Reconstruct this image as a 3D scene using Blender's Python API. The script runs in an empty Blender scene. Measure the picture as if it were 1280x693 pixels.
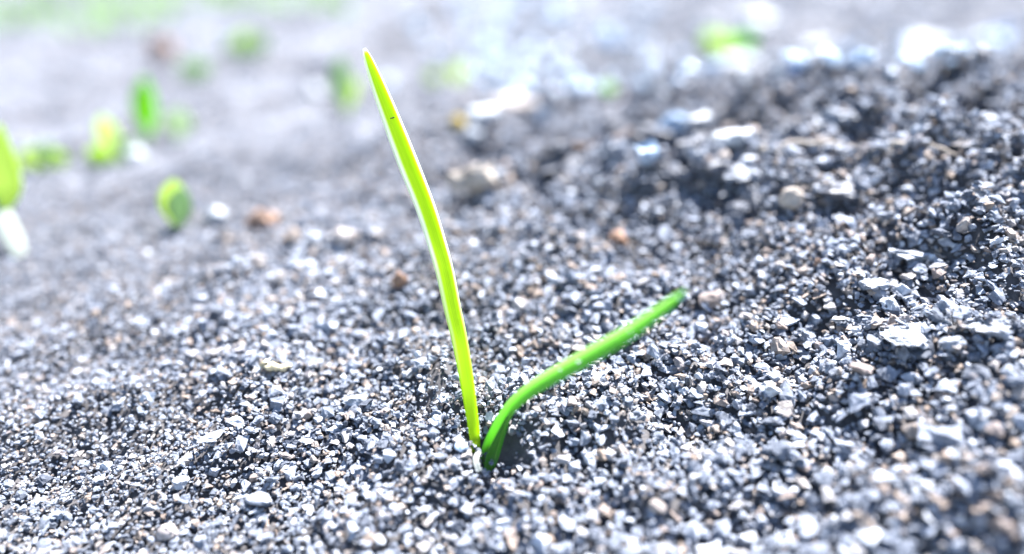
import bpy, bmesh, math, random
import numpy as np
from mathutils import Vector, Matrix, Euler

# ------------------------------------------------------------------ camera, sky, sun, exposure
scene = bpy.context.scene
COL = scene.collection
R = math.radians
PITCH = 25.0                       # degrees below the horizontal
CAM_H = 0.072                      # lens 7 cm above the soil at the seedling
F = 949.0                          # focal length in pixels of a 1280 wide picture
FOCUS = 0.1215
cam_d = bpy.data.cameras.new('camera')
cam = bpy.data.objects.new('camera', cam_d); COL.objects.link(cam)
cam_d.sensor_width = 36.0
cam_d.lens = 36.0 * F / 1280.0
cam_d.clip_start = 0.004; cam_d.clip_end = 400.0
cam.location = (0, 0, CAM_H)
cam.rotation_euler = (R(90 - PITCH), 0, 0)
cam_d.dof.use_dof = True
cam_d.dof.focus_distance = FOCUS
cam_d.dof.aperture_fstop = 4.0
cam_d.dof.aperture_blades = 0
scene.camera = cam

SUN_EL, SUN_AZ = 61.0, 38.0        # azimuth from +Y (view direction) towards +X
world = bpy.data.worlds.new('World'); scene.world = world
world.use_nodes = True
wn = world.node_tree.nodes; wl = world.node_tree.links
sky = wn.new('ShaderNodeTexSky'); sky.sky_type = 'NISHITA'; sky.sun_disc = False
sky.sun_elevation = R(SUN_EL); sky.sun_rotation = R(SUN_AZ)
sky.air_density = 1.0; sky.dust_density = 0.6; sky.ozone_density = 1.4
wn['Background'].inputs['Strength'].default_value = 0.07
wl.new(sky.outputs[0], wn['Background'].inputs['Color'])
sun_d = bpy.data.lights.new('sun', 'SUN'); sun = bpy.data.objects.new('sun', sun_d); COL.objects.link(sun)
sun_d.energy = 5.0; sun_d.angle = R(1.0); sun_d.color = (1.0, 0.99, 0.985)
to_sun = Vector((math.sin(R(SUN_AZ)) * math.cos(R(SUN_EL)), math.cos(R(SUN_AZ)) * math.cos(R(SUN_EL)), math.sin(R(SUN_EL))))
sun.rotation_euler = (-to_sun).to_track_quat('-Z', 'Y').to_euler()
sun.location = (0.3, 0.6, 0.8)
vs = scene.view_settings
vs.view_transform = 'Standard'; vs.look = 'None'; vs.gamma = 1.0; vs.use_curve_mapping = False
vs.exposure = 2.45
scene.cycles.use_denoising = True
scene.cycles.max_bounces = 6
scene.cycles.diffuse_bounces = 2
scene.cycles.sample_clamp_indirect = 6.0

rng = np.random.default_rng(11)
rnd = random.Random(7)

# ------------------------------------------------------------------ picture -> place helpers
cp, sp = math.cos(R(PITCH)), math.sin(R(PITCH))
def ray(u, v):
    x = (u - 640.0) / F; y = (346.5 - v) / F
    return np.array([x, cp + y * sp, -sp + y * cp])
def P(u, v, D):
    return Vector(ray(u, v) * D + np.array([0, 0, CAM_H]))

# ------------------------------------------------------------------ noise and the lie of the land
def _hash(ix, iy, seed):
    h = (ix.astype(np.int64) * 374761393 + iy.astype(np.int64) * 668265263 + seed * 974711) & 0xffffffff
    h = ((h ^ (h >> 13)) * 1274126177) & 0xffffffff
    h = h ^ (h >> 16)
    return h
def perlin(x, y, seed=0):
    x0 = np.floor(x); y0 = np.floor(y); fx = x - x0; fy = y - y0
    u = fx * fx * fx * (fx * (fx * 6 - 15) + 10); w = fy * fy * fy * (fy * (fy * 6 - 15) + 10)
    def g(dx, dy):
        a = _hash(x0 + dx, y0 + dy, seed) / 4294967296.0 * 2 * np.pi
        return np.cos(a) * (fx - dx) + np.sin(a) * (fy - dy)
    a = g(0, 0) * (1 - u) + g(1, 0) * u; b = g(0, 1) * (1 - u) + g(1, 1) * u
    return (a * (1 - w) + b * w) * 1.5
def fbm(x, y, seed=0, octs=4, gain=0.5):
    s = 0; a = 1.0
    for i in range(octs):
        s = s + a * perlin(x, y, seed + i * 17); x = x * 2.03 + 3.1; y = y * 2.03 - 1.7; a *= gain
    return s
def sstep(a, b, t):
    t = np.clip((t - a) / (b - a), 0, 1); return t * t * (3 - 2 * t)

LUMPS = []                                            # (x, y, amplitude, radius x, radius y)
def height(x, y):
    x = np.asarray(x, float); y = np.asarray(y, float)
    X = 0.30 * np.tanh(x / 0.30)
    slope = 0.115 * X + 0.026 * (np.sqrt(X * X + 0.0012) + X) - 0.0009
    t = y - 0.096                                     # the bank climbs away from the lens, then levels off
    c = np.clip(0.048 + 0.10 * x, 0.030, 0.053); w = 0.010
    rise = 0.34 * (t - w * np.logaddexp(0, (t - c) / w))
    rise = np.maximum(rise, -0.05)
    yr = 0.208 - 0.30 * np.clip(x, -0.1, 0.25)
    back = sstep(0.0, 0.24, y - yr)                   # and falls away behind its crest
    crest = 0.0 * np.exp(-((y - yr) / 0.02) ** 2) * sstep(0.0, 0.1, x)
    z = (slope + rise) * (1 - back) + crest - 0.012 * back
    rough = 0.35 + 0.65 * sstep(-0.06, 0.10, x + 0.25 * (y - 0.1))
    far = 1 - 0.75 * sstep(0.35, 0.9, y)
    z = z + far * rough * 0.0070 * fbm(x / 0.055, y / 0.055, 3, 3)
    r2 = sstep(0.11, 0.19, y + 0.35 * x)              # broken clods on the upper slope
    cl = fbm(x / 0.021, y / 0.017, 23, 4, 0.6)
    z = z + far * r2 * 0.0054 * np.tanh(2.2 * cl) * (0.15 + 0.85 * sstep(-0.05, 0.03, x))
    z = z + far * (0.4 + 0.6 * rough) * 0.0040 * fbm(x / 0.013, y / 0.013, 9, 3)
    for lx, ly, a, rx, ry in LUMPS:
        z = z + a * np.exp(-((x - lx) / rx) ** 2 - ((y - ly) / ry) ** 2)
    z = np.where(y < 0.03, np.minimum(z, 0.01), z)
    big = sstep(1.0, 6.0, np.hypot(x, y))
    z = z + big * 0.10 * fbm(x / 3.0, y / 3.0, 41, 3)
    return z
def far_glare(x, y):
    """how strongly background glare is put into the ground colour beyond the bank"""
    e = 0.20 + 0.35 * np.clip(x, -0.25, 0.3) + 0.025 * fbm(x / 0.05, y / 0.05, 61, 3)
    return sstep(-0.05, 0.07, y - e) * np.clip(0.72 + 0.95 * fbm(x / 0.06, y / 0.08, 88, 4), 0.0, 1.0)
def hit(u, v):
    r = ray(u, v)
    D = np.concatenate([np.arange(0.04, 0.6, 0.0005), np.arange(0.6, 6, 0.004)])
    gap = CAM_H + r[2] * D - height(r[0] * D, r[1] * D)
    k = np.argmax(gap <= 0)
    if gap[k] > 0: k = len(D) - 1
    d = float(D[k]); x, y = r[0] * d, r[1] * d
    return Vector((x, y, float(height(x, y)))), d
def lump(u, v, amp, rx, ry):
    p, d = hit(u, v); s = min(1.0, d / 0.24) if v < 420 else 1.0
    LUMPS.append((p.x, p.y, amp * s, rx * s, ry * s))
# soil pushed up and sunk here and there
for a in [(634, 566, -0.0042, 0.0030, 0.0030), (600, 566, -0.0012, 0.005, 0.004), (715, 530, 0.0050, 0.013, 0.008),
          (540, 590, 0.0012, 0.008, 0.005), (715, 245, -0.0055, 0.018, 0.013), (690, 195, 0.004, 0.03, 0.012),
          (850, 262, -0.004, 0.02, 0.010), (900, 215, 0.005, 0.035, 0.014), (1060, 215, 0.003, 0.03, 0.012),
          (1170, 300, 0.004, 0.02, 0.012), (650, 400, -0.0015, 0.015, 0.015), (640, 372, -0.002, 0.014, 0.010),
          (820, 640, -0.003, 0.012, 0.005), (330, 480, 0.0015, 0.012, 0.010), (380, 610, -0.0022, 0.008, 0.006),
          (560, 275, -0.004, 0.012, 0.010)]:
    lump(*a)

# ------------------------------------------------------------------ object helpers
def link(o, parent=None):
    COL.objects.link(o)
    if parent: o.parent = parent
    return o
def mesh_obj(name, me, parent=None, mat=None):
    o = bpy.data.objects.new(name, me)
    if mat and not me.materials: me.materials.append(mat)
    return link(o, parent)
def tag(o, label, cat, group=None):
    o['label'] = label; o['category'] = cat
    if group: o['group'] = group
    return o
def empty(name, loc):
    o = bpy.data.objects.new(name, None); o.empty_display_size = 0.005; o.location = loc
    return link(o)
def pydata(name, verts, faces, mat=None, smooth=False, uvs=None):
    me = bpy.data.meshes.new(name); me.from_pydata([tuple(v) for v in verts], [], [tuple(f) for f in faces])
    if smooth: me.shade_smooth()
    if uvs is not None:
        l = me.uv_layers.new(name='UVMap')
        for lp in me.loops: l.data[lp.index].uv = uvs[lp.vertex_index]
    if mat: me.materials.append(mat)
    me.update()
    return me

# ------------------------------------------------------------------ materials
class NT:
    def __init__(s, name):
        s.m = bpy.data.materials.new(name); s.m.use_nodes = True
        s.t = s.m.node_tree; s.n = s.t.nodes; s.l = s.t.links
        s.b = s.n['Principled BSDF']; s.out = s.n['Material Output']
    def add(s, kind, **kw):
        n = s.n.new(kind)
        for k, v in kw.items():
            if k in n.inputs: n.inputs[k].default_value = v
            else: setattr(n, k, v)
        return n
    def link(s, a, b): s.l.new(a, b)
    def ramp(s, fac, stops, interp='LINEAR'):
        r = s.n.new('ShaderNodeValToRGB'); r.color_ramp.interpolation = interp
        e = r.color_ramp.elements
        while len(e) < len(stops): e.new(0.5)
        for i, (p, c) in enumerate(stops):
            e[i].position = p; e[i].color = (*c, 1)
        s.link(fac, r.inputs[0]); return r.outputs[0]
    def mix(s, fac, a, b, mode='MIX'):
        n = s.n.new('ShaderNodeMix'); n.data_type = 'RGBA'; n.blend_type = mode
        for sock, v in ((n.inputs[0], fac), (n.inputs[6], a), (n.inputs[7], b)):
            if hasattr(v, 'links'): s.link(v, sock)
            else: sock.default_value = v if isinstance(v, float) else (*v, 1)
        return n.outputs[2]

def grit_material(name, stops, coord_scale, rough=0.72, bump=0.5, per_object=True, spec=0.5):
    t = NT(name)
    tc = t.add('ShaderNodeTexCoord')
    if per_object:
        info = t.add('ShaderNodeObjectInfo')
        base = t.ramp(info.outputs['Random'], stops)
        off = t.add('ShaderNodeVectorMath', operation='MULTIPLY_ADD')
        comb = t.add('ShaderNodeCombineXYZ')
        for k in range(3): t.link(info.outputs['Random'], comb.inputs[k])
        t.link(comb.outputs[0], off.inputs[0]); off.inputs[1].default_value = (57.0, 91.0, 33.0)
        t.link(tc.outputs['Object'], off.inputs[2]); vec = off.outputs[0]
    else:
        n0 = t.add('ShaderNodeTexNoise', Scale=coord_scale * 0.35, Detail=4.0)
        t.link(tc.outputs['Object'], n0.inputs['Vector'])
        base = t.ramp(n0.outputs['Fac'], stops); vec = tc.outputs['Object']
    at = t.add('ShaderNodeAttribute', attribute_name='far_glare'); at.attribute_type = 'INSTANCER' if per_object else 'GEOMETRY'
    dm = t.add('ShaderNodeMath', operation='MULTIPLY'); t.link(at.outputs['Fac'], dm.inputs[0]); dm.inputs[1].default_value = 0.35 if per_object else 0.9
    base = t.mix(dm.outputs[0], base, (0.115, 0.121, 0.140))  # glare over the far ground mixed into the base colour
    n1 = t.add('ShaderNodeTexNoise', Scale=coord_scale, Detail=5.0, Roughness=0.65)
    t.link(vec, n1.inputs['Vector'])
    mot = t.ramp(n1.outputs['Fac'], [(0.30, (0.50, 0.50, 0.52)), (0.52, (0.95, 0.95, 0.97)), (0.72, (1.45, 1.43, 1.40))])
    col = t.mix(1.0, base, mot, 'MULTIPLY')
    n2 = t.add('ShaderNodeTexNoise', Scale=coord_scale * 4.0, Detail=3.0)
    t.link(vec, n2.inputs['Vector'])
    fleck = t.ramp(n2.outputs['Fac'], [(0.63, (0, 0, 0)), (0.75, (0.8, 0.8, 0.8))])
    if per_object: col = t.mix(fleck, col, (0.42, 0.43, 0.46))
    t.link(col, t.b.inputs['Base Color'])
    rr = t.add('ShaderNodeMapRange'); rr.inputs[3].default_value = rough - 0.18; rr.inputs[4].default_value = rough + 0.14
    t.link(n1.outputs['Fac'], rr.inputs[0]); t.link(rr.outputs[0], t.b.inputs['Roughness'])
    t.b.inputs['Specular IOR Level'].default_value = spec
    b = t.add('ShaderNodeBump', Strength=bump); b.inputs['Distance'].default_value = 0.0004 if per_object else 0.0006
    t.link(n1.outputs['Fac'], b.inputs['Height']); t.link(b.outputs[0], t.b.inputs['Normal'])
    return t.m

GRIT = [(0.0, (0.085, 0.094, 0.115)), (0.22, (0.15, 0.166, 0.20)), (0.48, (0.215, 0.236, 0.28)), (0.63, (0.275, 0.296, 0.34)),
        (0.72, (0.285, 0.265, 0.255)), (0.82, (0.26, 0.205, 0.165)), (0.87, (0.20, 0.165, 0.15)), (0.92, (0.34, 0.362, 0.405)), (1.0, (0.47, 0.49, 0.525))]
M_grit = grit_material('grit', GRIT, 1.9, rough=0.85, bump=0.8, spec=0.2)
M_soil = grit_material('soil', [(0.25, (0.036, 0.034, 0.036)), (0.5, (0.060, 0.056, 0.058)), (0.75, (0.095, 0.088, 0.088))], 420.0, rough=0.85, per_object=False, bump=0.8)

def stone_material(name, c, rough=0.6, spec=0.5, var=0.35):
    t = NT(name)
    tc = t.add('ShaderNodeTexCoord')
    n = t.add('ShaderNodeTexNoise', Scale=2.2, Detail=6.0, Roughness=0.6); t.link(tc.outputs['Object'], n.inputs['Vector'])
    lo = tuple(v * (1 - var) for v in c); hi = tuple(min(0.9, v * (1 + var)) for v in c)
    t.link(t.ramp(n.outputs['Fac'], [(0.32, lo), (0.5, c), (0.68, hi)]), t.b.inputs['Base Color'])
    t.b.inputs['Roughness'].default_value = rough; t.b.inputs['Specular IOR Level'].default_value = spec
    n2 = t.add('ShaderNodeTexNoise', Scale=7.0, Detail=5.0); t.link(tc.outputs['Object'], n2.inputs['Vector'])
    b = t.add('ShaderNodeBump', Strength=0.4); b.inputs['Distance'].default_value = 0.0003
    t.link(n2.outputs['Fac'], b.inputs['Height']); t.link(b.outputs[0], t.b.inputs['Normal'])
    return t.m
SM = {
    'grey': stone_material('stone_grey', (0.20, 0.215, 0.25)),
    'dark': stone_material('stone_dark', (0.10, 0.105, 0.125)),
    'pale': stone_material('stone_pale', (0.25, 0.27, 0.31)),
    'white': stone_material('stone_white', (0.38, 0.395, 0.42), 0.55, 0.4, 0.45),
    'blue': stone_material('stone_blue_grey', (0.28, 0.36, 0.47), 0.35, 0.6, 0.2),
    'deepblue': stone_material('stone_deep_blue', (0.10, 0.17, 0.32), 0.4, 0.6, 0.2),
    'glint': stone_material('stone_glint', (0.66, 0.75, 0.86), 0.14, 0.8, 0.12),  # bright bluish base colour carries the glints of sun and sky
    'tan': stone_material('stone_tan', (0.34, 0.29, 0.245)),
    'pink': stone_material('stone_pinkish', (0.33, 0.29, 0.275)),
    'brown': stone_material('clod_brown', (0.20, 0.115, 0.075), 0.8),
    'orange': stone_material('clod_orange', (0.22, 0.14, 0.10), 0.8),
    'cream': stone_material('husk_cream', (0.70, 0.58, 0.38), 0.55),
    'black': stone_material('dirt_black', (0.012, 0.012, 0.012), 0.9, 0.1, 0.2),
    'ochre': stone_material('clod_ochre', (0.40, 0.29, 0.06), 0.8),
}

# ------------------------------------------------------------------ rock shapes
def rock_mesh(name, seed, stretch=(1, 1, 0.8), npts=14, cuts=1, rough=0.06, mat=None, round_=0.0):
    """an angular broken stone about one unit across"""
    r = np.random.default_rng(seed)
    bm = bmesh.new()
    for k in range(npts):
        v = r.normal(size=3); v /= np.linalg.norm(v); v *= r.uniform(0.82, 1.0) * 0.5
        bm.verts.new(v * np.array(stretch))
    res = bmesh.ops.convex_hull(bm, input=bm.verts)
    loose = [v for v in bm.verts if not v.link_faces]
    if loose: bmesh.ops.delete(bm, geom=loose, context='VERTS')
    bmesh.ops.triangulate(bm, faces=bm.faces)
    if cuts:
        bmesh.ops.subdivide_edges(bm, edges=bm.edges, cuts=cuts, use_grid_fill=True, smooth=round_)
        bm.normal_update()
        from mathutils import noise
        off = Vector(r.uniform(-40, 40, 3))
        for v in bm.verts:
            d = noise.fractal(v.co * 3.2 + off, 0.6, 2.1, 3)
            v.co += v.normal * rough * d + Vector(r.normal(size=3)) * rough * 0.16
    me = bpy.data.meshes.new(name); bm.to_mesh(me); bm.free()
    if mat: me.materials.append(mat)
    return me

GRAINS = []
for k in range(14):
    r_ = random.Random(100 + k)
    st = (1.0, r_.uniform(0.62, 1.0), r_.uniform(0.34, 0.8))
    GRAINS.append(rock_mesh('grain_%d' % k, 500 + k, st, npts=r_.choice([8, 9, 11, 14]), cuts=2, rough=0.075, mat=M_grit))

# ------------------------------------------------------------------ ground
def graded(lo, hi, step, end):
    a = list(np.arange(lo, hi, step)); s = step; x = a[-1]
    while x < end: s *= 1.16; x += s; a.append(x)
    s = step; x = lo; pre = []
    while x > -end: s *= 1.16; x -= s; pre.append(x)
    return np.array(pre[::-1] + a)
gx = graded(-0.36, 0.36, 0.002, 120.0); gy = graded(0.0, 0.60, 0.002, 160.0)
XX, YY = np.meshgrid(gx, gy); ZZ = height(XX, YY)
nx, ny = len(gx), len(gy)
verts = np.stack([XX.ravel(), YY.ravel(), ZZ.ravel() - 0.0013 * (1 - far_glare(XX, YY).ravel()) - 0.0003], 1)
I = np.arange(nx * ny).reshape(ny, nx)
faces = np.stack([I[:-1, :-1].ravel(), I[:-1, 1:].ravel(), I[1:, 1:].ravel(), I[1:, :-1].ravel()], 1)
me = bpy.data.meshes.new('soil'); me.vertices.add(len(verts)); me.vertices.foreach_set('co', verts.ravel())
me.loops.add(faces.size); me.loops.foreach_set('vertex_index', faces.ravel())
me.polygons.add(len(faces)); me.polygons.foreach_set('loop_start', np.arange(0, faces.size, 4)); me.polygons.foreach_set('loop_total', np.full(len(faces), 4))
me.update(); me.validate(); me.shade_smooth(); me.materials.append(M_soil)
me.attributes.new('far_glare', 'FLOAT', 'POINT').data.foreach_set('value', far_glare(XX, YY).astype(np.float32).ravel())
soil = mesh_obj('soil', me); soil['kind'] = 'structure'; soil['label'] = 'grey gritty garden soil sloping up to the right'

# ------------------------------------------------------------------ grit: where every grain lies
pts = []
def scatter(y0, y1, cell, dmean, sig, dmax, keep=1.0, sink=0.12, lift=0.35, left=False, right=False):
    xs = np.arange(-1.3 * y1 - 0.05, 1.3 * y1 + 0.05, cell); ys = np.arange(y0, y1, cell)
    A, B = np.meshgrid(xs, ys)
    A = A + rng.uniform(-0.6, 0.6, A.shape) * cell; B = B + rng.uniform(-0.6, 0.6, B.shape) * cell
    A = A.ravel(); B = B.ravel()
    z = height(A, B)
    depth = B * cp + (CAM_H - z) * sp
    ok = (np.abs(A) < 0.80 * depth + 0.02) & (depth > 0.035) & (rng.uniform(size=A.shape) < keep)
    if left: ok &= A < rng.normal(-0.035, 0.015, A.shape)
    if right: ok &= A > rng.normal(-0.015, 0.012, A.shape)
    A, B, z, depth = A[ok], B[ok], z[ok], depth[ok]
    siz = np.exp(rng.normal(0, sig, A.shape)) * dmean
    zone = 0.86 + 0.30 * fbm(A / 0.03, B / 0.03, 77, 2) + 0.20 * sstep(-0.08, 0.08, A) - 0.26 * (1 - sstep(-0.09, -0.02, A))
    siz = np.clip(siz * np.clip(zone, 0.6, 1.5), dmean * 0.42, dmax)
    z = z + siz * rng.uniform(-sink, lift, A.shape)
    pts.append(np.stack([A, B, z, siz, depth], 1))
scatter(0.030, 0.30, 0.00122, 0.00168, 0.38, 0.0038, 1.0, 0.40, 0.22)
scatter(0.030, 0.27, 0.00130, 0.00180, 0.2, 0.0026, 1.0, 0.85, -0.40)
scatter(0.030, 0.30, 0.0042, 0.0029, 0.30, 0.0050, 0.60, 0.10, 0.25)
scatter(0.030, 0.24, 0.00105, 0.00085, 0.35, 0.0014, 0.9, 0.9, 0.30)
scatter(0.060, 0.24, 0.00105, 0.00125, 0.30, 0.0020, 1.0, 0.45, 0.20, left=True)
scatter(0.030, 0.100, 0.0036, 0.0031, 0.25, 0.0048, 0.55, 0.10, 0.25, right=True)
scatter(0.030, 0.20, 0.0150, 0.0050, 0.30, 0.008, 0.22, 0.20, 0.05)
scatter(0.30, 0.50, 0.0026, 0.0028, 0.32, 0.0056)
scatter(0.26, 0.90, 0.0085, 0.0055, 0.40, 0.011, 0.7, 0.1, 0.2)
scatter(0.24, 1.20, 0.040, 0.0130, 0.35, 0.026, 0.5, 0.1, 0.15)
scatter(0.50, 0.90, 0.0046, 0.0044, 0.35, 0.009)
scatter(0.90, 2.2, 0.012, 0.0095, 0.40, 0.02)
pts = np.concatenate(pts)
# keep the throat of the seedling clear
c0, _ = hit(612, 568)
pts = pts[~((np.hypot(pts[:, 0] - c0.x - 0.0024, pts[:, 1] - c0.y) < 0.0018) & (pts[:, 2] > c0.z - 0.0012))]
for (u_, v_) in [(592.5, 540), (591.5, 530), (590, 520), (588.5, 510), (586.7, 497), (585, 487), (614, 559), (617, 550), (622, 538), (627, 526)]:
    q_ = np.array(P(u_, v_, hit(593, 552)[1] if u_ < 600 else hit(610, 571)[1] - 0.0012 * (571 - v_) / 20))
    pts = pts[np.linalg.norm(pts[:, :3] - q_, axis=1) > 0.0006 + 0.45 * pts[:, 3]]
N = len(pts)
pts = pts[~((pts[:, 3] > 0.0036) & (np.hypot(pts[:, 0] - c0.x, pts[:, 1] - c0.y) < 0.030))]
fg = far_glare(pts[:, 0], pts[:, 1])
pts[:, 2] -= fg * pts[:, 3] * 0.25
keep_ = rng.uniform(size=len(pts)) > 0.25 * fg
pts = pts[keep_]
N = len(pts)
rot = np.stack([rng.normal(0.10, 0.30, N), rng.normal(0, 0.30, N), rng.uniform(0, 6.283, N)], 1)
scl = pts[:, 3:4] * np.stack([np.ones(N), rng.uniform(0.85, 1.15, N), rng.uniform(0.8, 1.2, N)], 1)
idx = rng.integers(0, len(GRAINS), N).astype(np.int32)
# pixel size and place of each grain
rel = pts[:, :3] - np.array([0, 0, CAM_H])
dz = rel[:, 1] * cp - rel[:, 2] * sp
pu = 640 + F * rel[:, 0] / dz; pv = 346.5 - F * (rel[:, 1] * sp + rel[:, 2] * cp) / dz
inside = (pu > 8) & (pu < 1272) & (pv > 8) & (pv < 688)
rank = np.argsort(-np.where(inside & (pts[:, 3] / dz * F < 34), pts[:, 3] / dz, 0))
single = rank[:300]
for i in single:
    o = bpy.data.objects.new('grain', GRAINS[idx[i]])
    o.location = pts[i, :3]; o.rotation_euler = rot[i]; o.scale = scl[i]
    link(o, soil)
rest = np.ones(N, bool); rest[single] = False
gm = bpy.data.meshes.new('gravel'); n = int(rest.sum())
gm.vertices.add(n); gm.vertices.foreach_set('co', pts[rest, :3].ravel())
for nm, ty, arr in (('rot', 'FLOAT_VECTOR', rot[rest]), ('scl', 'FLOAT_VECTOR', scl[rest])):
    gm.attributes.new(nm, ty, 'POINT').data.foreach_set('vector', arr.astype(np.float32).ravel())
gm.attributes.new('far_glare', 'FLOAT', 'POINT').data.foreach_set('value', far_glare(pts[rest, 0], pts[rest, 1]).astype(np.float32))
gm.attributes.new('idx', 'INT', 'POINT').data.foreach_set('value', idx[rest])
gm.materials.append(M_grit)
gravel = mesh_obj('gravel', gm, soil); gravel['kind'] = 'stuff'; gravel['label'] = 'loose angular grey grit covering the soil'
ng = bpy.data.node_groups.new('lay_grit', 'GeometryNodeTree')
ng.interface.new_socket('Geometry', in_out='INPUT', socket_type='NodeSocketGeometry')
ng.interface.new_socket('Geometry', in_out='OUTPUT', socket_type='NodeSocketGeometry')
gi = ng.nodes.new('NodeGroupInput'); go = ng.nodes.new('NodeGroupOutput')
iop = ng.nodes.new('GeometryNodeInstanceOnPoints'); iop.inputs['Pick Instance'].default_value = True
join = ng.nodes.new('GeometryNodeJoinGeometry')
for k, g in enumerate(GRAINS):
    src = bpy.data.objects.new('grain_shape', g)        # a data-block for the node only, not in the scene
    oi = ng.nodes.new('GeometryNodeObjectInfo'); oi.inputs['Object'].default_value = src; oi.inputs['As Instance'].default_value = False
    g2i = ng.nodes.new('GeometryNodeGeometryToInstance')
    ng.links.new(oi.outputs['Geometry'], g2i.inputs[0]); ng.links.new(g2i.outputs[0], join.inputs[0])
def attr(name, ty):
    a = ng.nodes.new('GeometryNodeInputNamedAttribute'); a.data_type = ty; a.inputs['Name'].default_value = name
    return a.outputs['Attribute']
ng.links.new(gi.outputs[0], iop.inputs['Points']); ng.links.new(join.outputs[0], iop.inputs['Instance'])
ng.links.new(attr('idx', 'INT'), iop.inputs['Instance Index'])
e2r = ng.nodes.new('FunctionNodeEulerToRotation'); ng.links.new(attr('rot', 'FLOAT_VECTOR'), e2r.inputs[0])
ng.links.new(e2r.outputs[0], iop.inputs['Rotation']); ng.links.new(attr('scl', 'FLOAT_VECTOR'), iop.inputs['Scale'])
ng.links.new(iop.outputs[0], go.inputs[0])
md = gravel.modifiers.new('lay_grit', 'NODES'); md.node_group = ng

# ------------------------------------------------------------------ stones one can point to
def stone(name, u, v, w, h, kind, label, cat='stone', rz=0.0, tilt=0.0, flat=1.0, npts=16, round_=0.0, group=None, seed=None, raise_=0.25, cuts=3, rough=0.11):
    """w, h: pixels across in the picture, turned into metres at the place where the stone lies"""
    p, d = hit(u, v)
    k_ = 0.9
    W = k_ * w * d / F; H = k_ * h * d / F
    seed = seed if seed is not None else int(u * 7 + v * 13)
    me = rock_mesh(name, seed, (1, 0.85, 1.0), npts, cuts, rough, SM[kind], round_)
    if round_: me.shade_smooth()
    o = mesh_obj(name, me)
    o.location = (p.x, p.y, p.z + H * raise_); o.scale = (W, W * 0.8 * flat, H)
    o.rotation_euler = (R(tilt), R(rnd.uniform(-8, 8)), R(rz))
    return tag(o, label, cat, group)
S = stone
S('pebble', 270, 277, 30, 26, 'white', 'small white pebble right beside the lone oval leaf', 'pebble', npts=30, round_=0.6)
S('clod', 320, 284, 76, 36, 'orange', 'blurred orange brown clod right of the white pebble and oval leaf', 'clod')
S('clod', 205, 82, 44, 44, 'brown', 'dark reddish brown clod above the upright green leaf', 'clod', raise_=0.45)
S('stone', 398, 100, 36, 40, 'dark', 'dark stone beside the blurred pale green shoot left of the blade tip')
S('pebble', 394, 122, 26, 24, 'white', 'whitish pebble under the dark stone left of the blade tip', 'pebble', npts=30, round_=0.6)
S('pebble', 165, 200, 36, 24, 'white', 'white pebble at the foot of the pale leaning leaf cluster', 'pebble', npts=30, round_=0.6)
S('stone', 601, 152, 50, 30, 'white', 'white stone at the left end of the pale stone arch', npts=22, round_=0.4)
S('stone', 645, 134, 90, 22, 'pink', 'long pinkish stone lying on top of the pale stone arch')
S('stone', 678, 155, 24, 50, 'white', 'upright white stone at the right end of the pale stone arch', npts=20)
S('clod', 573, 158, 26, 22, 'ochre', 'small ochre yellow clod left of the pale stone arch', 'clod')
S('pebble', 592, 178, 28, 24, 'white', 'round white pebble below the pale stone arch', 'pebble', npts=30, round_=0.6)
S('stone', 594, 246, 84, 76, 'tan', 'large tan stone with a dark hollow beneath, just right of the tall blade', raise_=0.3)
S('stone', 803, 220, 46, 46, 'blue', 'upright blue white shard standing in the dark hollow', npts=9, raise_=0.6)
S('stone', 846, 172, 56, 50, 'blue', 'pale blue stone behind and right of the upright shard')
S('stone', 872, 160, 40, 30, 'white', 'white stone leaning on the pale blue stone')
S('stone', 918, 182, 66, 28, 'white', 'long white stone right of the pale blue stone', npts=22, round_=0.4)
S('pebble', 986, 262, 36, 34, 'tan', 'round tan pebble on the rough slope right of centre', 'pebble', npts=30, round_=0.7, raise_=0.35)
S('pebble', 431, 305, 40, 34, 'pink', 'pale pinkish pebble left of the tall blade', 'pebble', npts=24, round_=0.5)
S('pebble', 500, 360, 24, 28, 'brown', 'small brown pebble close left of the tall blade', 'pebble', npts=20, round_=0.5)
S('clod', 775, 305, 40, 28, 'brown', 'small brownish clod between the blades and the dark hollow', 'clod')
S('stone', 1165, 62, 84, 20, 'white', 'long bright white stone along the crest of the bank', npts=26, round_=0.4)
S('stone', 1255, 48, 44, 30, 'deepblue', 'deep blue stone on the crest at the right edge')
S('stone', 1230, 72, 44, 26, 'dark', 'dark stone just below the deep blue stone on the crest')
S('stone', 1075, 82, 48, 30, 'blue', 'blue grey stone left of the long white crest stone')
S('stone', 1020, 70, 60, 26, 'white', 'white stone on the crest right of the yellow green weed')
S('stone', 985, 96, 40, 24, 'deepblue', 'small blue stone below the crest left of centre')
S('stone', 945, 36, 60, 28, 'white', 'big white stone directly behind the yellow green weed', npts=22, round_=0.4)
S('stone', 925, 86, 70, 24, 'white', 'flat white stone just in front of the yellow green weed', npts=20)
S('stone', 1188, 435, 40, 24, 'grey', 'small grey stone on the right edge of the broad slab')
S('slab', 1143, 430, 100, 26, 'pale', 'broad pale grey slab of crusted soil on the right', 'slab', rz=12, npts=14, raise_=0.22, cuts=4, rough=0.13)
S('slab', 1248, 422, 66, 24, 'grey', 'flat grey slab at the right edge beside the broad pale slab', 'slab', npts=9, raise_=0.35, rz=-8)
S('stone_flake', 1047, 412, 40, 17, 'white', 'thin white flake casting a dark shadow on the right', 'stone flake', npts=9, raise_=0.5, tilt=12)
S('stone_flake', 963, 499, 36, 26, 'white', 'white angular flake lying flat below the green leaf tip', 'stone flake', npts=8, raise_=0.45, rz=20)
S('grain', 1020, 338, 12, 16, 'orange', 'tiny orange grain on the slope right of the green leaf tip', 'grain', raise_=0.5)
S('stone_flake', 265, 552, 44, 16, 'grey', 'thin grey slate flake at lower left', 'stone flake', npts=9, raise_=0.5, tilt=10)
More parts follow.
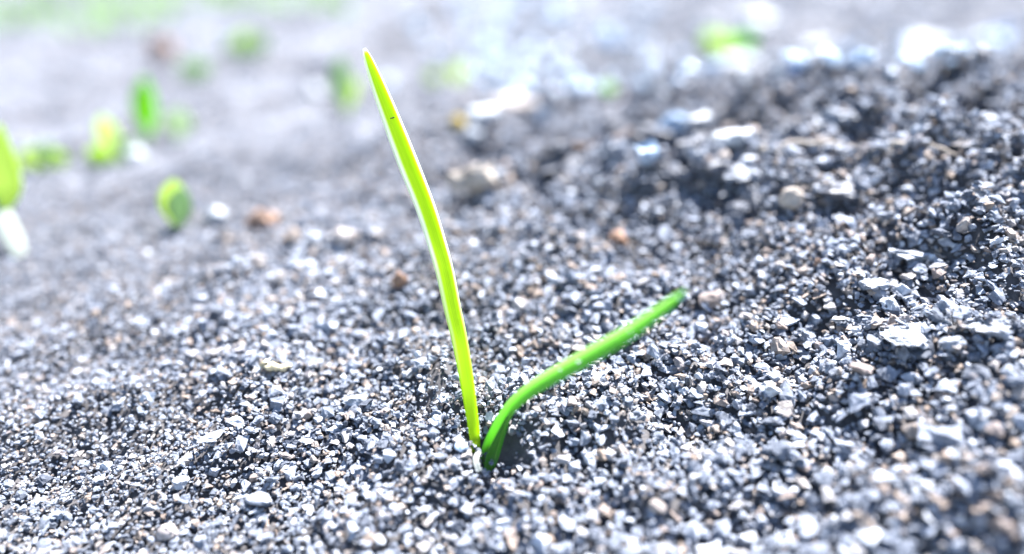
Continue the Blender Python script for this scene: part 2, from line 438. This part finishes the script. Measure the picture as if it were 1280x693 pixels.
S('stone', 443, 510, 44, 22, 'pale', 'flat pale stone left of the tall blade foot', npts=11, raise_=0.35)
S('stone_flake', 322, 628, 44, 14, 'grey', 'smooth grey flake near the bottom left of centre', 'stone flake', npts=14, round_=0.3, raise_=0.4)
S('pebble', 212, 672, 34, 28, 'pink', 'rounded pinkish pebble at the bottom left edge of the picture', 'pebble', npts=24, round_=0.4)
S('pebble', 576, 566, 20, 13, 'blue', 'smooth small blue grey pebble at the foot of the tall blade', 'pebble', npts=30, round_=0.7, raise_=0.5)
S('stone', 612, 530, 16, 24, 'white', 'white stone wedged between the two leaf bases', npts=10, raise_=0.45)
#S('stone', 700, 512, 96, 36, 'pale', 'broad pale crumbly lump right of the arching leaf base', npts=20, raise_=0.12, rough=0.16, cuts=3)
S('stone', 1135, 325, 60, 26, 'grey', 'flat grey stone on the upper right slope', npts=12, raise_=0.25)
S('stone', 1090, 365, 52, 24, 'grey', 'grey stone above the broad pale slab', npts=12, raise_=0.25)
S('pebble', 1235, 157, 26, 12, 'white', 'slim white pebble near the right edge of the slope', 'pebble', npts=24, round_=0.6, raise_=0.5)
S('stone', 880, 48, 30, 44, 'white', 'white stone left of the yellow green weed', npts=22, round_=0.4)
# pale pebbles glinting out of focus
gl = random.Random(5); k = 0
for _ in range(110):
    u = gl.gauss(690, 95); v = gl.uniform(6, 125)
    if u > 860: u -= 260
    s = gl.uniform(12, 28)
    S('pebble', u, v, s, s * 0.8, gl.choice(['glint', 'glint', 'glint', 'white', 'blue']), 'small pale pebble glinting out of focus in the upper middle background', 'pebble', npts=16, group='glinting pebbles in the background', raise_=0.6, seed=900 + k % 8, cuts=1)
    k += 1

for _ in range(60):
    u = gl.uniform(845, 1278); v = 104 - (u - 845) * 0.115 + gl.gauss(0, 9); s = gl.uniform(12, 34)
    S('pebble', u, v, s, s * 0.7, gl.choice(['glint', 'glint', 'white', 'blue']), 'small bluish white pebble in the blurred bright strip along the crest at upper right', 'pebble', npts=14, group='pebbles along the crest of the bank', raise_=0.5, seed=950 + _ % 8, cuts=1)

for _ in range(16):
    u = gl.uniform(640, 1060); v = gl.uniform(165, 285) - 0.03 * (u - 640)
    S('clod', u, v, gl.uniform(34, 68), gl.uniform(22, 40), gl.choice(['grey', 'dark', 'dark']), 'crumbly soil clod on the blurred slope behind the seedling', 'clod', npts=20, group='soil clods on the slope', raise_=0.2, rough=0.2, rz=gl.uniform(0, 180))

# husks and twigs
def tube(name, path, radii, mat, parent=None, sides=8):
    vs_, fs = [], []
    for i, p in enumerate(path):
        t = (path[min(i + 1, len(path) - 1)] - path[max(i - 1, 0)]).normalized()
        a = t.cross(Vector((0.1, 0.2, 1))).normalized(); b = t.cross(a)
        for s in range(sides):
            an = 2 * math.pi * s / sides
            vs_.append(p + (a * math.cos(an) + b * math.sin(an)) * radii[i])
    for i in range(len(path) - 1):
        for s in range(sides):
            fs.append((i * sides + s, i * sides + (s + 1) % sides, (i + 1) * sides + (s + 1) % sides, (i + 1) * sides + s))
    fs.append(tuple(range(sides))[::-1]); fs.append(tuple(range((len(path) - 1) * sides, len(path) * sides)))
    base = path[0].copy(); o = mesh_obj(name, pydata(name, [v - base for v in vs_], fs, mat, True), parent)
    if parent: base = base - parent.location
    o.location = base
    return o
def bark(name, c):
    t = NT(name); tc = t.add('ShaderNodeTexCoord')
    n = t.add('ShaderNodeTexNoise', Scale=900.0, Detail=4.0); t.link(tc.outputs['Object'], n.inputs['Vector'])
    t.link(t.ramp(n.outputs['Fac'], [(0.35, tuple(v * 0.6 for v in c)), (0.65, c)]), t.b.inputs['Base Color'])
    t.b.inputs['Roughness'].default_value = 0.75
    return t.m
M_twig = bark('twig', (0.42, 0.36, 0.30)); M_twigd = bark('twig_dark', (0.16, 0.10, 0.07)); M_husk = bark('husk', (0.72, 0.60, 0.38))
def twig(name, px, rad, mat, label, cat, lift=0.001):
    path = []
    for (u, v) in px:
        p, d = hit(u, v); path.append(p + Vector((0, 0, lift)))
    fine = []
    for i in range(len(path) - 1):
        for k in range(5): fine.append(path[i].lerp(path[i + 1], k / 5))
    fine.append(path[-1]); m = len(fine)
    for i in range(1, m - 1):
        fine[i] = fine[i] + Vector((rnd.uniform(-1, 1), rnd.uniform(-1, 1), rnd.uniform(-1, 1))) * rad * 0.5
    return tag(tube(name, fine, [rad * (1.1 - 0.8 * i / m) * rnd.uniform(0.8, 1.1) for i in range(m)], mat), label, cat)
twig('twig', [(948, 196), (985, 186), (1035, 183), (1075, 192)], 0.0006, M_twig, 'thin tan twig lying along the slope right of the long white stone', 'twig', 0.0006)
twig('twig', [(1110, 192), (1150, 190), (1195, 200)], 0.0006, M_twig, 'shorter tan twig farther right along the slope', 'twig', 0.0006)
twig('twig', [(705, 184), (730, 188), (762, 180), (790, 168), (815, 160)], 0.0006, M_twigd, 'dark brown twig between the stone arch and the upright shard', 'twig', 0.0006)
twig('husk', [(332, 467), (345, 468), (358, 468), (364, 468)], 0.0008, M_husk, 'cream dry husk lying over a dark gap left of the blades', 'husk', 0.0012)

# ------------------------------------------------------------------ leaves
def leaf_material(name, front, back, pale_edge=None, gloss=0.4, trans=0.6, vein=26.0, m0=0.10, m1=0.26, right=True, along0=0.30):
    t = NT(name)
    uv = t.add('ShaderNodeUVMap'); sep = t.add('ShaderNodeSeparateXYZ'); t.link(uv.outputs[0], sep.inputs[0])
    mp = t.add('ShaderNodeMapping'); mp.inputs['Scale'].default_value = (vein, 3.0, 1.0); t.link(uv.outputs[0], mp.inputs[0])
    n = t.add('ShaderNodeTexNoise', Scale=1.0, Detail=3.0); t.link(mp.outputs[0], n.inputs['Vector'])
    var = t.ramp(n.outputs['Fac'], [(0.3, (0.80, 0.86, 0.8)), (0.55, (1.0, 1.0, 1.0)), (0.7, (1.06, 1.04, 1.1))])
    c1 = t.mix(1.0, front, var, 'MULTIPLY'); c2 = t.mix(1.0, back, var, 'MULTIPLY')
    if pale_edge:
        edge = t.ramp(sep.outputs['X'], [(m0, (1, 1, 1)), (m1, (0, 0, 0)), (0.86, (0, 0, 0)), (0.95, (1, 1, 1) if right else (0, 0, 0))])
        along = t.ramp(sep.outputs['Y'], [(along0, (0, 0, 0)), (along0 + 0.3, (1, 1, 1))])
        f = t.mix(1.0, edge, along, 'MULTIPLY')
        tip = t.ramp(sep.outputs['Y'], [(0.965, (0, 0, 0)), (0.99, (1, 1, 1))])
        f = t.mix(1.0, f, tip, 'LIGHTEN')
        c1 = t.mix(f, c1, pale_edge); c2 = t.mix(f, c2, pale_edge)
    t.link(c1, t.b.inputs['Base Color']); t.b.inputs['Roughness'].default_value = gloss
    tr = t.add('ShaderNodeBsdfTranslucent'); t.link(c2, tr.inputs[0])
    b = t.add('ShaderNodeBump', Strength=0.25); b.inputs['Distance'].default_value = 0.0002
    t.link(n.outputs['Fac'], b.inputs['Height']); t.link(b.outputs[0], t.b.inputs['Normal'])
    mx = t.add('ShaderNodeMixShader'); mx.inputs[0].default_value = trans
    t.link(t.b.outputs[0], mx.inputs[1]); t.link(tr.outputs[0], mx.inputs[2]); t.link(mx.outputs[0], t.out.inputs[0])
    return t.m

def smooth_path(pts_, n):
    """Catmull-Rom through (vector, width) knots"""
    K = [pts_[0]] + pts_ + [pts_[-1]]; out = []
    segs = len(pts_) - 1
    for i in range(n + 1):
        s = i / n * segs; k = min(int(s), segs - 1); f = s - k
        p0, p1, p2, p3 = K[k:k + 4]
        def cr(a, b, c, d): return 0.5 * ((2 * b) + (c - a) * f + (2 * a - 5 * b + 4 * c - d) * f * f + (3 * b - a - 3 * c + d) * f ** 3)
        out.append((cr(p0[0], p1[0], p2[0], p3[0]), max(0.00003, cr(p0[1], p1[1], p2[1], p3[1]))))
    return out
def blade(name, knots, normal_at, mat, thick=0.00035, channel=0.18, n=72, m=10, parent=None, flip=1):
    """a long leaf of lens-shaped section, gently channelled, thickness and all"""
    path = smooth_path(knots, n); base = knots[0][0].copy(); V, Fc, UV = [], [], []
    ring = 2 * m
    for i, (p, w) in enumerate(path):
        t = (path[min(i + 1, n)][0] - path[max(i - 1, 0)][0]).normalized()
        nn = normal_at(i / n, p); side = t.cross(nn).normalized(); nn = side.cross(t).normalized()
        for k in range(ring):
            top = k < m
            s = (k / m if top else (ring - k) / m) * 2 - 1
            e = math.sqrt(max(0.0, 1 - s * s)); th = min(thick, w * 0.4)
            off = nn * (th * 0.5 * e * (1 if top else -1) - channel * w * (1 - s * s) + channel * w * 0.5)
            V.append(p + side * (s * w * 0.5 * flip) + off - base); UV.append(((s + 1) / 2, i / n))
    for i in range(n):
        for k in range(ring):
            a, b = i * ring + k, i * ring + (k + 1) % ring
            Fc.append((a, b, b + ring, a + ring))
    Fc.append(tuple(range(ring))[::-1]); Fc.append(tuple(range(n * ring, (n + 1) * ring)))
    me = pydata(name, V, Fc, mat, True, UV)
    bm = bmesh.new(); bm.from_mesh(me); bmesh.ops.recalc_face_normals(bm, faces=bm.faces); bm.to_mesh(me); bm.free()
    o = mesh_obj(name, me, parent)
    o.location = base - (parent.location if parent else Vector())
    return o
camv = Vector((0, 0, CAM_H))
def face_camera(turn_z=0.0, up=0.0):
    def f(t, p):
        v = (camv - p); v.z += up; v = Matrix.Rotation(R(turn_z), 3, 'Z') @ v
        return v.normalized()
    return f

M_blade_pale = leaf_material('leaf_yellow_green', (0.48, 0.68, 0.02), (0.70, 0.93, 0.012), (0.92, 0.95, 0.86), 0.42, 0.78, vein=34.0, m0=0.16, m1=0.27)  # bright halo along the blade edges is put into the leaf colour
M_blade_green = leaf_material('leaf_bright_green', (0.22, 0.48, 0.08), (0.30, 0.70, 0.09), (0.55, 0.72, 0.36), 0.34, 0.68, vein=30.0, m0=0.02, m1=0.42, right=False, along0=0.25)
M_sheath = leaf_material('sheath_white', (0.45, 0.46, 0.42), (0.42, 0.44, 0.36), None, 0.5, 0.3)

pb1, d1 = hit(592, 553); pb2, d2 = hit(610, 571)
root = empty('seedling', (pb1 + pb2) / 2)
tag(root, 'young seedling with one tall yellow green blade and one arching bright green leaf', 'seedling')
px = F
K1 = [(594.5, 564, d1, 11), (593.5, 548, d1, 13), (591.5, 530, d1 - 0.0002, 14.5), (586.7, 497, d1, 16.5), (580.5, 458, d1 + 0.0012, 18.5), (573.7, 421, 0.120, 20), (566, 388, 0.1205, 21.5), (556, 340, 0.121, 23),
      (546, 304, 0.1215, 24), (531, 257, 0.1215, 25), (508.5, 200, 0.1215, 26), (487, 144, 0.1215, 22.5), (472, 105, 0.1215, 18), (461, 76, 0.1215, 11.5), (455.5, 61, 0.1215, 4)]
tall = blade('leaf_blade', [(P(596, 570, d1) + Vector((0, 0.0004, -0.004)), 0.0011)] + [(P(u, v, d), w * d / px) for u, v, d, w in K1], face_camera(0, 0.0), M_blade_pale, 0.0004, 0.10, n=96, parent=root)
tall['label'] = 'tall upright yellow green blade with a bright halo painted along its edges'
K2 = [(606, 588, d2, 17), (610, 571, d2, 20), (617, 550, d2 - 0.0008, 19), (628, 526, d2 - 0.0025, 16.5), (643, 505.5, d2 - 0.0045, 17), (665, 487.5, d2 - 0.007, 19), (694, 470, d2 - 0.0097, 21), (738, 445.5, d2 - 0.0135, 22.5),
      (784, 419, d2 - 0.0168, 21), (826, 389, d2 - 0.0200, 15.5), (845, 373.5, d2 - 0.0214, 10), (857, 362.5, d2 - 0.0222, 2)]
arch = blade('leaf_blade', [(P(604, 596, d2) + Vector((0, 0.0004, -0.004)), 0.0018)] + [(P(u, v, d), 1.05 * w * d / px) for u, v, d, w in K2], face_camera(-8, 0.05), M_blade_green, 0.0005, 0.30, n=80, parent=root)
arch['label'] = 'bright green leaf arching out to the right'
# second fold of the arching leaf clasping its base
K3 = [(611, 588, d2 - 0.0005, 15), (616, 568, d2 - 0.0007, 17), (625, 545, d2 - 0.0018, 12), (635, 524, d2 - 0.003, 7), (646, 508, d2 - 0.0042, 2)]
fold = blade('leaf_fold', [(P(608, 596, d2) + Vector((0, 0.0002, -0.004)), 0.0016)] + [(P(u, v, d), w * d / px) for u, v, d, w in K3], face_camera(30, 0.02), leaf_material('leaf_green_shaded', (0.07, 0.26, 0.02), (0.09, 0.36, 0.02), None, 0.36, 0.5, vein=30.0), 0.0005, 0.2, n=30, parent=root)  # shade at the leaf base put into a darker green
K4 = [(P(599, 590, d2 - 0.0028), 0.0008), (P(595, 579, d2 - 0.0026), 0.0009), (P(596, 570, d2 - 0.002), 0.0008), (P(601, 564, d2 - 0.0006), 0.0004)]
sheath = blade('sheath', K4, face_camera(), M_sheath, 0.0004, 0.2, n=20, parent=root); sheath['label'] = 'torn white sheath at the leaf base'
sp_me = rock_mesh('dirt_speck', 4242, (1, 0.7, 0.5), 12, 1, 0.1, SM['black'])
speck = mesh_obj('dirt_speck', sp_me, tall)
speck.location = P(490.5, 147.5, 0.1211) - tall.location - root.location; speck.scale = (0.0010, 0.0005, 0.0005); speck.rotation_euler = (0, R(-20), 0)
speck['label'] = 'tiny black speck of dirt on the tall blade'

for (u, v, dd, r_) in ((700, 463, 0.0107, 5), (723, 453, 0.0127, 6), (787, 414, 0.0175, 4)):  # pale bits added to stand in for bright highlights on the leaf
    m_ = rock_mesh('highlight_speck', int(u), (1, 0.9, 0.7), 16, 1, 0.05, SM['white'])
    q = mesh_obj('highlight_speck', m_, arch); dd = d2 - dd - 0.0005
    q.location = P(u, v, dd) - arch.location - root.location; q.scale = [r_ * dd / F] * 3

# ------------------------------------------------------------------ weeds out of focus
M_w = {
    'lime': leaf_material('weed_lime', (0.42, 0.54, 0.10), (0.60, 0.78, 0.14), None, 0.5, 0.7),
    'green': leaf_material('weed_green', (0.26, 0.50, 0.04), (0.40, 0.74, 0.05), None, 0.5, 0.7),
    'pale': leaf_material('weed_pale', (0.32, 0.42, 0.24), (0.42, 0.56, 0.30), None, 0.5, 0.6),
    'white': leaf_material('shoot_white', (0.52, 0.55, 0.48), (0.5, 0.55, 0.42), None, 0.45, 0.4),
}
def oval_leaf(parent, base, tipv, width, mat, shape=0.5, turn=0.0, name='leaf', thick=0.0003):
    """a broad leaf from base to tip"""
    ax = tipv - base; kn = []
    for t_, w_ in ((0, 0.14), (0.15, 0.5), (0.35, 0.92), (0.55, 1.0), (0.75, 0.78), (0.9, 0.42), (1.0, 0.05)):
        bend = Vector((0, 0, -0.10 * ax.length * t_ * t_)) + Vector((0, -0.06 * ax.length * math.sin(t_ * 3), 0))
        kn.append((base + ax * t_ + bend, width * w_))
    return blade(name, kn, face_camera(turn, 0.01), mat, thick, 0.16, n=18, m=6, parent=parent)
def weed(name, u, v, leaves, label, mats, cat='weed', stem=True, group=None):
    """leaves: (base px, tip px, width px, material) in the picture, spread in depth about the weed's foot"""
    p, d = hit(u, v); r0 = empty(name, p); tag(r0, label, cat, group)
    for k, (bu, bv, tu, tv, w, m) in enumerate(leaves):
        dd = d * (1 + rnd.uniform(-0.03, 0.03))
        b = P(bu, bv, d); t = P(tu, tv, dd)
        if stem and (b - p).length > 0.0006:
            mid = p.lerp(b, 0.5) + Vector((rnd.uniform(-1, 1) * 0.001, 0, 0))
            tube('stem', [p + Vector((0, 0, -0.002)), mid, b], [0.0007, 0.0006, 0.0005], M_w[m], r0)
        oval_leaf(r0, b, t, w * d / F, M_w[m], turn=rnd.uniform(-25, 25))
    return r0
weed('weed_seedling', 222, 288, [(221, 284, 217, 218, 38, 'lime'), (223, 284, 229, 228, 32, 'pale')], 'lone oval lime leaf standing beside the white pebble', None)
weed('weed_seedling', 185, 176, [(186, 172, 179, 88, 30, 'green'), (186, 174, 196, 140, 10, 'pale')], 'single upright green leaf below the reddish brown clod', None)
weed('weed_seedling', 222, 178, [(222, 172, 226, 132, 34, 'pale'), (222, 172, 205, 140, 18, 'pale')], 'faint pale leaf close right of the upright green leaf', None)
weed('weed_cluster', 145, 205, [(146, 195, 126, 138, 26, 'lime'), (146, 196, 165, 170, 26, 'pale'), (142, 200, 106, 188, 24, 'lime'), (148, 200, 170, 196, 18, 'pale')], 'leaning pale cluster of small leaves above the white pebble', None)
weed('weed_cluster', 55, 212, [(52, 208, 28, 182, 28, 'lime'), (56, 208, 58, 172, 26, 'pale'), (60, 208, 84, 192, 26, 'lime')], 'low cluster of lime leaves near the left edge', None)
# white-footed shoot at the left edge
p, d = hit(24, 318); r0 = empty('shoot', p - Vector((0, 0, 0.0))); tag(r0, 'thick white footed shoot with a broad green leaf at the left edge', 'shoot')
blade('white_stalk', [(P(26, 322, d), 16 * d / F), (P(16, 298, d), 22 * d / F), (P(3, 268, d), 20 * d / F), (P(-12, 238, d), 12 * d / F)], face_camera(), M_w['white'], 0.003, 0.1, n=24, parent=r0)
blade('leaf', [(P(6, 262, d), 12 * d / F), (P(8, 238, d), 32 * d / F), (P(5, 212, d), 34 * d / F), (P(2, 182, d), 20 * d / F), (P(0, 156, d), 4 * d / F)], face_camera(15), M_w['lime'], 0.0006, 0.12, n=24, parent=r0)
weed('weed_cluster', 240, 100, [(240, 95, 225, 75, 22, 'pale'), (240, 95, 262, 78, 24, 'pale')], 'pale tuft of leaves beside the reddish brown clod', None)
weed('weed_cluster', 305, 70, [(304, 66, 280, 48, 24, 'pale'), (305, 66, 308, 36, 28, 'lime'), (306, 66, 334, 46, 28, 'pale')], 'pale green weed in the far ground right of the reddish clod', None)
weed('shoot', 430, 140, [(430, 136, 424, 62, 26, 'pale'), (436, 136, 446, 92, 18, 'lime')], 'blurred pale green shoot left of the blade tip', None, 'shoot')
weed('weed_seedling', 545, 108, [(545, 106, 540, 86, 20, 'lime')], 'left one of two tiny lime seedlings right of the blade tip', None)
weed('weed_seedling', 574, 106, [(574, 104, 574, 74, 24, 'lime')], 'right one of two tiny lime seedlings right of the blade tip', None)
weed('weed_seedling', 762, 124, [(762, 120, 758, 98, 22, 'pale')], 'faint green seedling above the dark brown twig', None)
weed('weed_cluster', 905, 70, [(900, 66, 880, 40, 26, 'lime'), (906, 66, 912, 40, 32, 'lime'), (910, 66, 944, 46, 26, 'green')], 'yellow green weed among white stones on the crest of the bank', None)
weed('weed_seedling', 432, 22, [(432, 18, 430, 0, 20, 'pale')], 'far faint green seedling above the blade tip', None)
# far weeds along the top left
gr = random.Random(3); V, Fc, UV = [], [], []
for _ in range(480):
    u = gr.uniform(-120, 215) if gr.random() < 0.72 else gr.uniform(215, 420)
    v = gr.uniform(-12, 44) if u < 215 else gr.uniform(-10, 14)
    p, d = hit(u, max(v, -30))
    if d > 3: continue
    hgt = gr.uniform(0.008, 0.026); w = gr.uniform(0.0015, 0.004); an = gr.uniform(0, 6.28); ln = gr.uniform(0.1, 0.8) * hgt
    dx, dy = math.cos(an), math.sin(an); sx, sy = -dy, dx; b0 = len(V)
    for t_, ww in ((0, 0.7), (0.5, 1.0), (1.0, 0.08)):
        c = p + Vector((dx * ln * t_ * t_, dy * ln * t_ * t_, hgt * (t_ - 0.25 * t_ * t_)))
        for s_ in (-1, 0, 1):
            V.append(c + Vector((sx * s_ * w * ww / 2, sy * s_ * w * ww / 2, 0.0004 * (s_ == 0)))); UV.append(((s_ + 1) / 2, t_))
    for r_ in range(2):
        for c_ in range(2):
            a = b0 + r_ * 3 + c_; Fc.append((a, a + 1, a + 4, a + 3))
grass = mesh_obj('grass', pydata('grass', V, Fc, leaf_material('grass', (0.16, 0.28, 0.07), (0.22, 0.40, 0.08), None, 0.5, 0.5), True, UV)); grass['kind'] = 'stuff'
grass['label'] = 'pale blurred grass and low weeds along the far top left'; grass['category'] = 'grass'
